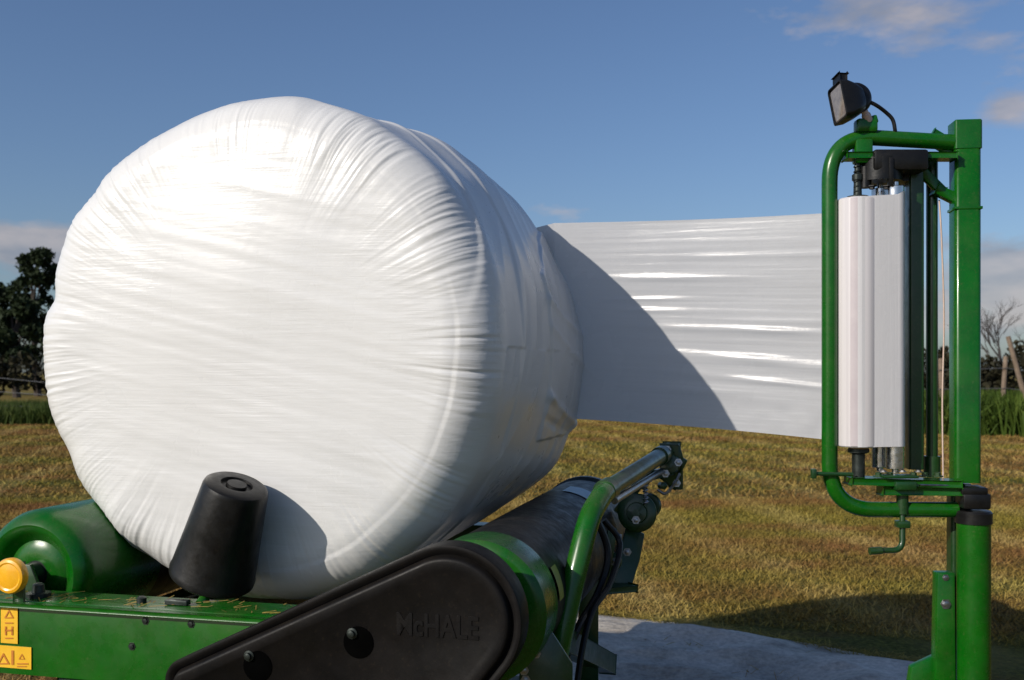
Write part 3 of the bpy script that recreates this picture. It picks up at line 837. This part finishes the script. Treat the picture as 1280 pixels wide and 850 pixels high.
def cab(bm):
    sweep(bm, catmull([P(1084, 126, DZ-.01), P(1096, 132, DZ-.01), P(1108, 141, DZ), P(1116, 150, DZ), P(1119, 164, DZ), P(1120, 176, DZ+.02)], 8), .0055, 10)
one('cable', lamp, M['black'], cab)

# ---- film roll
rc0 = P(1073, 558, DZ)
fr = empty('film_roll', rc0, 0, label='nearly used roll of white stretch film standing in the green dispenser', cat='film roll')
rz1 = P(0, 249, DZ).z-rc0.z
def rollb(bm):
    lathe(bm, rc0, UP, [(0, .028), (0, .057), (.003, .0605), (.006, .0612), (rz1-.008, .0612), (rz1-.004, .0605), (rz1, .056), (rz1, .028)], 72)
one('wound_film', fr, M['roll'], rollb)
def corep(bm): lathe(bm, rc0-UP*.006, UP, [(0, .022), (0, .028), (rz1+.012, .028), (rz1+.012, .022)], 32)
one('core', fr, M['core'], corep)
def band(bm):
    g = []
    for i in range(13):
        a = R(231+i*2.2); g.append([bm.verts.new(rc0+Vector((math.cos(a)*.0622, math.sin(a)*.0622, z))) for z in (.004, rz1-.004)])
    for a, b in zip(g, g[1:]): bm.faces.new((a[0], b[0], b[1], a[1]))
one('film_edge', fr, M['pink'], band)
def web(bm):
    # film leaves the front of the roll and lies over the stretch rollers
    path = []
    c = Vector((rc0.x, rc0.y, 0)); s = P(1119, 465, DZ-.012); s.z = 0
    a0, a1 = R(250), R(262)
    for i in range(6): a = a0+(a1-a0)*i/5; path.append(c+Vector((math.cos(a), math.sin(a), 0))*.0635)
    for i in range(26):
        a = R(264+i*7.2); path.append(s+Vector((math.cos(a), math.sin(a), 0))*.0268)
    zb, zt = rc0.z+.002, rc0.z+rz1-.002; NV = 40
    g = [[bm.verts.new((p.x, p.y, zb+(zt-zb)*j/NV+(.02*min(k/12, 1)*(j/NV-.0) if k > 5 else 0))) for j in range(NV+1)] for k, p in enumerate(path)]
    for a, b in zip(g, g[1:]):
        for j in range(NV): bm.faces.new((a[j], b[j], b[j+1], a[j+1]))
one('film_web', fr, M['web'], web, angle=180)

# ------------------------------------------------------------------ ground, sheet
def gz(x, y):
    return .03*noise.noise(Vector((x*.35, y*.35, 0)))+.012*noise.noise(Vector((x*1.7, y*1.7, 4)))
def make_ground():
    xs = np.concatenate([np.linspace(-900, -40, 12), np.linspace(-36, 36, 200), np.linspace(40, 900, 12)])
    ys = np.concatenate([np.linspace(-300, -12, 8), np.linspace(-10, 34, 160), np.linspace(38, 120, 20), np.linspace(160, 1500, 10)])
    V = [(x, y, gz(x, y) if abs(x) < 36 and -8 < y < 34 else 0) for y in ys for x in xs]
    nx = len(xs); Fs = [(j*nx+i, j*nx+i+1, (j+1)*nx+i+1, (j+1)*nx+i) for j in range(len(ys)-1) for i in range(nx-1)]
    me = bpy.data.meshes.new('field'); me.from_pydata(V, [], Fs)
    for p in me.polygons: p.use_smooth = True
    me.materials.append(M['ground']); o = bpy.data.objects.new('field', me); col.objects.link(o); tag(o, kind='structure')
make_ground()
def gpt(px, py):
    d = CH*F/(py-HZ); return Vector(((px-640)/F*d, d, 0))
def make_sheet():
    c = [gpt(640, 762), gpt(740, 768), gpt(1000, 802), gpt(1172, 836)]
    far = [gpt(560, 760), gpt(740, 768), gpt(900, 787), gpt(1120, 826), gpt(1178, 842)]
    bm = B(); NU, NV = 200, 90; g = []
    fl = catmull(far, 50); near = [Vector((p.x-.1, p.y-2.3, 0)) for p in fl]
    for i, (a, b) in enumerate(zip(fl, near)):
        row = []
        for j in range(NV+1):
            v = j/NV; p = a.lerp(b, v)
            p.y += .015*noise.noise(Vector((p.x*3, 3, 0)))*(1-v)
            h = .035+gz(p.x, p.y)+.06*(1-2*abs(noise.noise(Vector((p.x*1.4+p.y*1.1, p.y*2.6-p.x*.5, 2)))))+.03*abs(noise.noise(Vector((p.x*3, p.y*6, 6))))
            h = gz(p.x, p.y)+.006+(h-gz(p.x, p.y))*min(j/14, 1)*.7
            row.append(bm.verts.new((p.x, p.y, h)))
        g.append(row)
    for a, b in zip(g, g[1:]):
        for j in range(NV): bm.faces.new((a[j], b[j], b[j+1], a[j+1]))
    o = fin('ground_sheet', bm, M['sheet'], None, angle=180)
    tag(o, label='crumpled grey plastic sheet spread on the mown grass below the dispenser', cat='sheet')
make_sheet()

def blades(name, mat, n, sampler, hrange, wrange, lean, label, cat, wind=0):
    xy = sampler(n); n = len(xy)
    h = rng.uniform(*hrange, n); w = rng.uniform(*wrange, n)
    a = rng.uniform(0, 2*math.pi, n); l = rng.uniform(*lean, n); la = rng.uniform(0, 2*math.pi, n)
    base = np.zeros((n, 3)); base[:, :2] = xy
    base[:, 2] = [gz(x, y) if y < 34 else 0 for x, y in xy]
    wd = np.stack([np.cos(a), np.sin(a), np.zeros(n)], 1)*w[:, None]/2
    ld = np.stack([np.cos(la)*np.sin(l), np.sin(la)*np.sin(l), np.cos(l)], 1)
    mid = base+ld*(h*.55)[:, None]
    ld2 = ld.copy(); ld2[:, 2] *= .6
    tip = mid+ld2*(h*.45)[:, None]
    V = np.stack([base-wd, base+wd, mid+wd*.8, mid-wd*.8, tip], 1).reshape(-1, 3)
    V[:, 2] = np.maximum(V[:, 2], V[:, 2]*0-1)
    k = np.arange(n)*5
    q = np.stack([k, k+1, k+2, k+3], 1); t = np.stack([k+3, k+2, k+4], 1)
    me = bpy.data.meshes.new(name)
    me.vertices.add(len(V)); me.vertices.foreach_set('co', V.ravel())
    loops = np.concatenate([q.ravel(), t.ravel()]); me.loops.add(len(loops)); me.loops.foreach_set('vertex_index', loops.astype(np.int32))
    me.polygons.add(2*n); st = np.concatenate([np.arange(n)*4, 4*n+np.arange(n)*3]); me.polygons.foreach_set('loop_start', st.astype(np.int32))
    me.update(calc_edges=True); me.validate()
    me.materials.append(mat); o = bpy.data.objects.new(name, me); col.objects.link(o); tag(o, label=label, cat=cat, kind='stuff'); return o
def trap(d0, d1, spread, x_add=1.0):
    def f(n):
        u = rng.uniform(0, 1, n); d = np.sqrt(d0**2+(d1**2-d0**2)*u)
        x = rng.uniform(-1, 1, n)*(d*spread+x_add)
        keep = ~((d < 5.9) & (x < 2.6) & (x > -.35) & (d < 6.0-.35*(x+.0)))
        return np.stack([x, d], 1)[keep]
    return f
blades('dry_grass', M['stubble'], 300000, trap(3.6, 11, .55), (.025, .075), (.003, .007), (.5, 1.45), 'short dry mown grass and straw clippings covering the field', 'grass')
blades('dry_grass', M['stubble'], 200000, trap(11, 30, .55), (.04, .10), (.008, .018), (.6, 1.4), 'mown grass farther out across the field', 'grass')
def sheet_edge(n):                                  # clippings caught along the sheet
    a, b, c_ = gpt(560, 760), gpt(740, 768), gpt(1178, 842); t = rng.uniform(0, 1, n)
    x = b.x+(c_.x-b.x)*t; y = b.y+(c_.y-b.y)*t+rng.normal(0, .05, n); k = n//6
    y[:k] -= rng.uniform(0, 1.0, k); return np.stack([x, y], 1)
blades('straw', M['stubble'], 1500, sheet_edge, (.04, .10), (.003, .006), (1.1, 1.5), 'loose straw lying over the edge of the grey sheet', 'straw')
me_ = bpy.data.objects['straw'].data
for v in me_.vertices: v.co.z += .03
def chaff():
    V = []; Fc = []
    for i in range(150):
        xp = random.uniform(-.75, .3); yp = random.uniform(-.285, -.175); a = random.uniform(0, math.pi); L = random.uniform(.006, .022); w_ = .0012
        c = W(xp, yp, .7925); d = Vector((math.cos(a), math.sin(a), random.uniform(-.05, .1)))*L; n_ = Vector((-math.sin(a), math.cos(a), .3))*w_; k = len(V)
        V += [c-d-n_, c+d-n_, c+d+n_, c-d+n_]; Fc.append((k, k+1, k+2, k+3))
    me = bpy.data.meshes.new('chaff'); me.from_pydata([tuple(v) for v in V], [], Fc); me.materials.append(M['stubble'])
    o = bpy.data.objects.new('chaff', me); col.objects.link(o); tag(o, label='scattered hay chaff lying on top of the green front beam', cat='chaff', kind='stuff')
chaff()
def strip(x0, x1, yc, wy):
    def f(n):
        x = rng.uniform(x0, x1, n); y = np.array([yc(v) for v in x])+rng.uniform(0, wy, n); return np.stack([x, y], 1)
    return f
def edge(x):
    a = 26.5 if x < -8 else (26.5+4.5*min((x+8)/4, 1))
    t = min(max((x-5.6)/2.2, 0), 1); t = t*t*(3-2*t)
    return a*(1-t)+(24.4-.22*x)*t
blades('tall_grass', M['tallgrass'], 130000, strip(-22, 22, edge, 5), (.25, .75), (.015, .04), (.05, .6), 'rank green grass along the fence at the field edge', 'grass')
def bigweeds(n):
    k = 60; cx = rng.uniform(6.5, 17, k); cy = np.array([edge(v) for v in cx])+rng.uniform(.2, 3.5, k)
    i = rng.integers(0, k, n); return np.stack([cx[i]+rng.normal(0, .45, n), cy[i]+rng.normal(0, .3, n)], 1)
blades('weeds', M['leaf_weed'], 60000, bigweeds, (.4, 1.25), (.03, .08), (.05, .7), 'clumps of taller bright green weeds right of the dispenser', 'weeds')

# ------------------------------------------------------------------ fence
def fence(x0, x1, off, hh, label, sway, gap=(1.6, 2.3)):
    root = empty('wire_fence', (x0, edge(x0)+off, 0), 0, label=label, cat='fence')
    x = x0; tops = []
    while x <= x1:
        y = edge(x)+off; a = Vector((x, y, -.1)); b = Vector((x+random.uniform(-sway, sway), y+random.uniform(-.1, .1), hh+random.uniform(-.12, .15)))
        r = random.uniform(.05, .075)
        bm = B(); sweep(bm, [a, a.lerp(b, .5), b-(b-a)*.02, b], [r, r*.95, r*.9, r*.7], 9); fin('post', bm, M['post'], root); tops.append((a, b)); x += random.uniform(*gap)
    for f in (.35, .6, .85):
        bm = B(); sweep(bm, [p[0].lerp(p[1], f)-Vector((0, .08, 0)) for p in tops], .008, 5); fin('wire', bm, M['wire'], root)
    return root
fence(-19, 2, 2.2, 1.35, 'low wire fence of wooden posts on the left beneath the dark trees', .08)
fr2 = fence(6.5, 20, 1.6, 1.6, 'rustic post and wire fence behind the dispenser mast at the right', .25, (.6, 1.3))
yb = edge(13.1)+1.0
bm = B(); sweep(bm, [Vector((11.35, yb, -.1)), Vector((11.08, yb, .9)), Vector((10.74, yb, 2.12))], [.062, .058, .05], 9); fin('brace_post', bm, M['post'], fr2)

# ------------------------------------------------------------------ trees
def crown_mesh(name, parent, mat, blobs, n, leaf, flat=.7):
    tot = sum(b[3]**2 for b in blobs); V = []; Fc = []
    for bx, by, bz, br in blobs:
        k = int(n*br**2/tot)
        d = rng.normal(size=(k, 3)); d /= np.linalg.norm(d, axis=1)[:, None]
        r = br*rng.uniform(.35, 1.08, k)**.6
        c = d*r[:, None]*np.array([1, 1, flat])+np.array([bx, by, bz])
        for p in c:
            if noise.noise(Vector(p*1.1)) < -.14: continue
            u = rng.normal(size=3); u /= np.linalg.norm(u); v = np.cross(u, rng.normal(size=3)); v /= np.linalg.norm(v)
            s = leaf*rng.uniform(.6, 1.4); i = len(V)
            V += [p-u*s, p+v*s*.5, p+u*s, p-v*s*.5]; Fc.append((i, i+1, i+2, i+3))
    M_ = world_of(parent).inverted(); V = [tuple(M_ @ Vector(p)) for p in V]
    me = bpy.data.meshes.new(name); me.from_pydata(V, [], Fc); me.materials.append(mat)
    o = bpy.data.objects.new(name, me); col.objects.link(o); o.parent = parent
def tree(x, y, h, w, label, trunk_r=.22, n=5200, leaf=.17, low=.35):
    root = empty('broadleaf_tree', (x, y, 0), 0, label=label, cat='tree', group='dark trees behind the field')
    bm = B(); b0 = Vector((x, y, -.2)); t0 = Vector((x+random.uniform(-.4, .4), y, h*.8))
    sweep(bm, catmull([b0, b0.lerp(t0, .35)+Vector((random.uniform(-.2, .2), 0, 0)), b0.lerp(t0, .7), t0], 5), [trunk_r*(1-.8*i/15) for i in range(16)], 9)
    blobs = []
    k = 12
    for i in range(k):
        f = low+(1-low)*(i+.5)/k; a = random.uniform(0, 6.28); rad = w*.5*math.sin(math.pi*min(.15+f*.75, 1))*random.uniform(.3, .85)
        c = Vector((x+math.cos(a)*rad, y+math.sin(a)*rad, h*f))
        br = w*random.uniform(.17, .28)
        blobs.append((c.x, c.y, min(c.z, h-br*.6), br))
        s = b0.lerp(t0, max(f-.18, .2)); sweep(bm, catmull([s, s.lerp(c, .5)+Vector((0, 0, .15)), c], 4), [.3*trunk_r*(1-.7*j/8) for j in range(9)], 6)
    fin('trunk', bm, M['bark'], root)
    crown_mesh('crown', root, M['leaf_dark'], blobs, n, leaf)
lab = ['tallest dark tree with a rounded crown just left of the bale', 'dark tree cut by the left edge of the photo',
       'shorter dark tree between the two taller ones left of the bale']
# (px centre, top y, depth, width)
for (px, ty, d, w, l) in ((48, 312, 58, 3.6, lab[0]), (-8, 352, 60, 4.6, lab[1]), (22, 372, 55, 2.8, lab[2]),
                       (95, 345, 62, 4.2, 'dark tree hidden behind the left rim of the bale'), (-70, 330, 60, 4.6, 'dark tree farthest to the left of the row')):
    p = P(px, ty, d); tree(p.x, d, p.z, w, l, n=6500, leaf=.16, low=.25)
# dark undergrowth and far hedge: one mass
def hedge(x0, x1, y, h, lbl, n, step):
    root = empty('hedgerow', ((x0+x1)/2, y, 0), 0, label=lbl, cat='hedge', kind='stuff')
    bl = []; x = x0
    while x < x1:
        r = random.uniform(.5, 1.0)*h*.55; bl.append((x, y+random.uniform(-1, 1), random.uniform(.25, .75)*h, r)); x += random.uniform(.3, .7)*step
    crown_mesh('hedge_foliage', root, M['leaf_hedge'], bl, n, .15, .9)
    root.children[0]['kind'] = 'stuff'
hedge(-34, -4, 44, 1.9, 'dark undergrowth beneath the trees left of the bale', 15000, 1.2)
hedge(2, 34, 41, 2.7, 'dark brown hedgerow behind the fence right of the dispenser', 26000, 1.1)
def bare(px, ty, d, label):
    t = P(px, ty, d); root = empty('bare_tree', (t.x, d, 0), 0, label=label, cat='tree', group='leafless trees on the right horizon')
    bm = B()
    def br(p, dr, L, r, k):
        q = p+dr*L; sweep(bm, [p, p.lerp(q, .5)+Vector((random.uniform(-.1, .1)*L, 0, .03*L)), q], [r, r*.8, r*.6], 6 if k < 2 else 4, caps=False)
        if k < 5:
            for _ in range(4 if k < 2 else 3):
                a = random.uniform(0, 6.28); tl = random.uniform(.35, .8)
                nd = (dr+Vector((math.cos(a)*tl, math.sin(a)*tl, random.uniform(-.05, .3)))).normalized(); br(p.lerp(q, random.uniform(.5, 1)), nd, L*random.uniform(.55, .75), r*.55, k+1)
    br(Vector((t.x, d, -.1)), Vector((0, 0, 1)), t.z*.40, .075, 0)
    fin('branches', bm, M['twig'], root, smooth=False)
bare(1252, 362, 46, 'leafless tree on the horizon just right of the green mast')
bare(1300, 372, 48, 'leafless tree on the horizon past the right edge')

# ------------------------------------------------------------------ light and sky
SUN_EL, SUN_AZ = R(28), R(231)
sd = Vector((math.sin(SUN_AZ)*math.cos(SUN_EL), math.cos(SUN_AZ)*math.cos(SUN_EL), math.sin(SUN_EL)))
li = bpy.data.lights.new('sun', 'SUN'); li.energy = 4.1; li.angle = R(.5); li.color = (1, .93, .83)
lo = bpy.data.objects.new('sun', li); col.objects.link(lo); lo.rotation_euler = sd.to_track_quat('Z', 'Y').to_euler(); lo.location = (-6, -6, 8)
w = bpy.data.worlds.new('World'); sc.world = w; w.use_nodes = True; nt = w.node_tree; nt.nodes.clear()
out = nt.nodes.new('ShaderNodeOutputWorld'); bg = nt.nodes.new('ShaderNodeBackground'); nt.links.new(bg.outputs[0], out.inputs[0])
sky = nt.nodes.new('ShaderNodeTexSky'); sky.sky_type = 'NISHITA'; sky.sun_disc = False; sky.sun_elevation = SUN_EL; sky.sun_rotation = SUN_AZ
sky.air_density = 1.0; sky.dust_density = 1.2; sky.ozone_density = 2.2
bg.inputs[1].default_value = .080
tc = nt.nodes.new('ShaderNodeTexCoord')
def math_(op, a, b=None, c=None):
    n = nt.nodes.new('ShaderNodeMath'); n.operation = op
    for i, v in enumerate((a, b, c)):
        if v is None: continue
        if isinstance(v, (int, float)): n.inputs[i].default_value = v
        else: nt.links.new(v, n.inputs[i])
    return n.outputs[0]
mpn = nt.nodes.new('ShaderNodeMapping'); mpn.inputs['Scale'].default_value = (1, 1, 2.8); nt.links.new(tc.outputs['Generated'], mpn.inputs[0])
cn = nt.nodes.new('ShaderNodeTexNoise'); cn.inputs['Scale'].default_value = 11; cn.inputs['Detail'].default_value = 10; cn.inputs['Roughness'].default_value = .62
nt.links.new(mpn.outputs[0], cn.inputs[0])
sep = nt.nodes.new('ShaderNodeSeparateXYZ'); nt.links.new(tc.outputs['Generated'], sep.inputs[0])
def blob(px, py, wx, wz, amp):
    d = Vector(((px-640)/F, 1, (HZ-py)/F)).normalized()
    dx = math_('DIVIDE', math_('SUBTRACT', sep.outputs[0], d.x), wx); dz = math_('DIVIDE', math_('SUBTRACT', sep.outputs[2], d.z), wz)
    e = math_('ADD', math_('MULTIPLY', dx, dx), math_('MULTIPLY', dz, dz))
    front = math_('GREATER_THAN', sep.outputs[1], 0)
    return math_('MULTIPLY', math_('MULTIPLY', math_('EXPONENT', math_('MULTIPLY', e, -1)), amp), front)
s = None
for b_ in ((1262, 140, .035, .022, .50), (1255, 335, .05, .025, .62), (1240, 395, .09, .03, .52), (1130, 5, .14, .04, .42), (1190, 60, .10, .012, .26), (20, 300, .10, .022, .5),
           (60, 330, .12, .03, .3), (705, 262, .04, .013, .34), (0, 225, .10, .008, .12), (1180, 290, .06, .02, .22), (560, 300, .2, .02, .1)):
    v = blob(*b_); s = v if s is None else math_('ADD', s, v)
dens = math_('MULTIPLY', math_('SUBTRACT', math_('ADD', math_('MULTIPLY', cn.outputs[0], 1.15), s), .82), 2.6)
dens = math_('MINIMUM', math_('MAXIMUM', dens, 0), .75)
cn2 = nt.nodes.new('ShaderNodeTexNoise'); cn2.inputs['Scale'].default_value = 14; cn2.inputs['Detail'].default_value = 5; nt.links.new(mpn.outputs[0], cn2.inputs[0])
cr = nt.nodes.new('ShaderNodeValToRGB'); nt.links.new(cn2.outputs[0], cr.inputs[0])
cr.color_ramp.elements[0].position = .35; cr.color_ramp.elements[0].color = (3.6, 3.7, 4.3, 1)
cr.color_ramp.elements[1].position = .62; cr.color_ramp.elements[1].color = (6.2, 5.6, 5.6, 1)
tint = nt.nodes.new('ShaderNodeMix'); tint.data_type = 'RGBA'; tint.blend_type = 'MULTIPLY'; tint.inputs[0].default_value = 1; nt.links.new(sky.outputs[0], tint.inputs[6]); tint.inputs[7].default_value = (.92, 1.03, 1.23, 1)
mx = nt.nodes.new('ShaderNodeMix'); mx.data_type = 'RGBA'; nt.links.new(dens, mx.inputs[0]); nt.links.new(tint.outputs[2], mx.inputs[6]); nt.links.new(cr.outputs[0], mx.inputs[7])
nt.links.new(mx.outputs[2], bg.inputs[0])

# ------------------------------------------------------------------ camera
cd = bpy.data.cameras.new('camera'); co = bpy.data.objects.new('camera', cd); col.objects.link(co)
co.location = (0, 0, CH); co.rotation_euler = (R(90), 0, 0)
cd.sensor_width = 36; cd.lens = 36*F/1280; cd.shift_y = (HZ-425)/1280; cd.clip_end = 4000; cd.clip_start = .05
cd.dof.use_dof = True; cd.dof.focus_distance = 2.75; cd.dof.aperture_fstop = 6.3
sc.camera = co
sc.view_settings.view_transform = 'Standard'; sc.view_settings.look = 'None'; sc.view_settings.exposure = 0
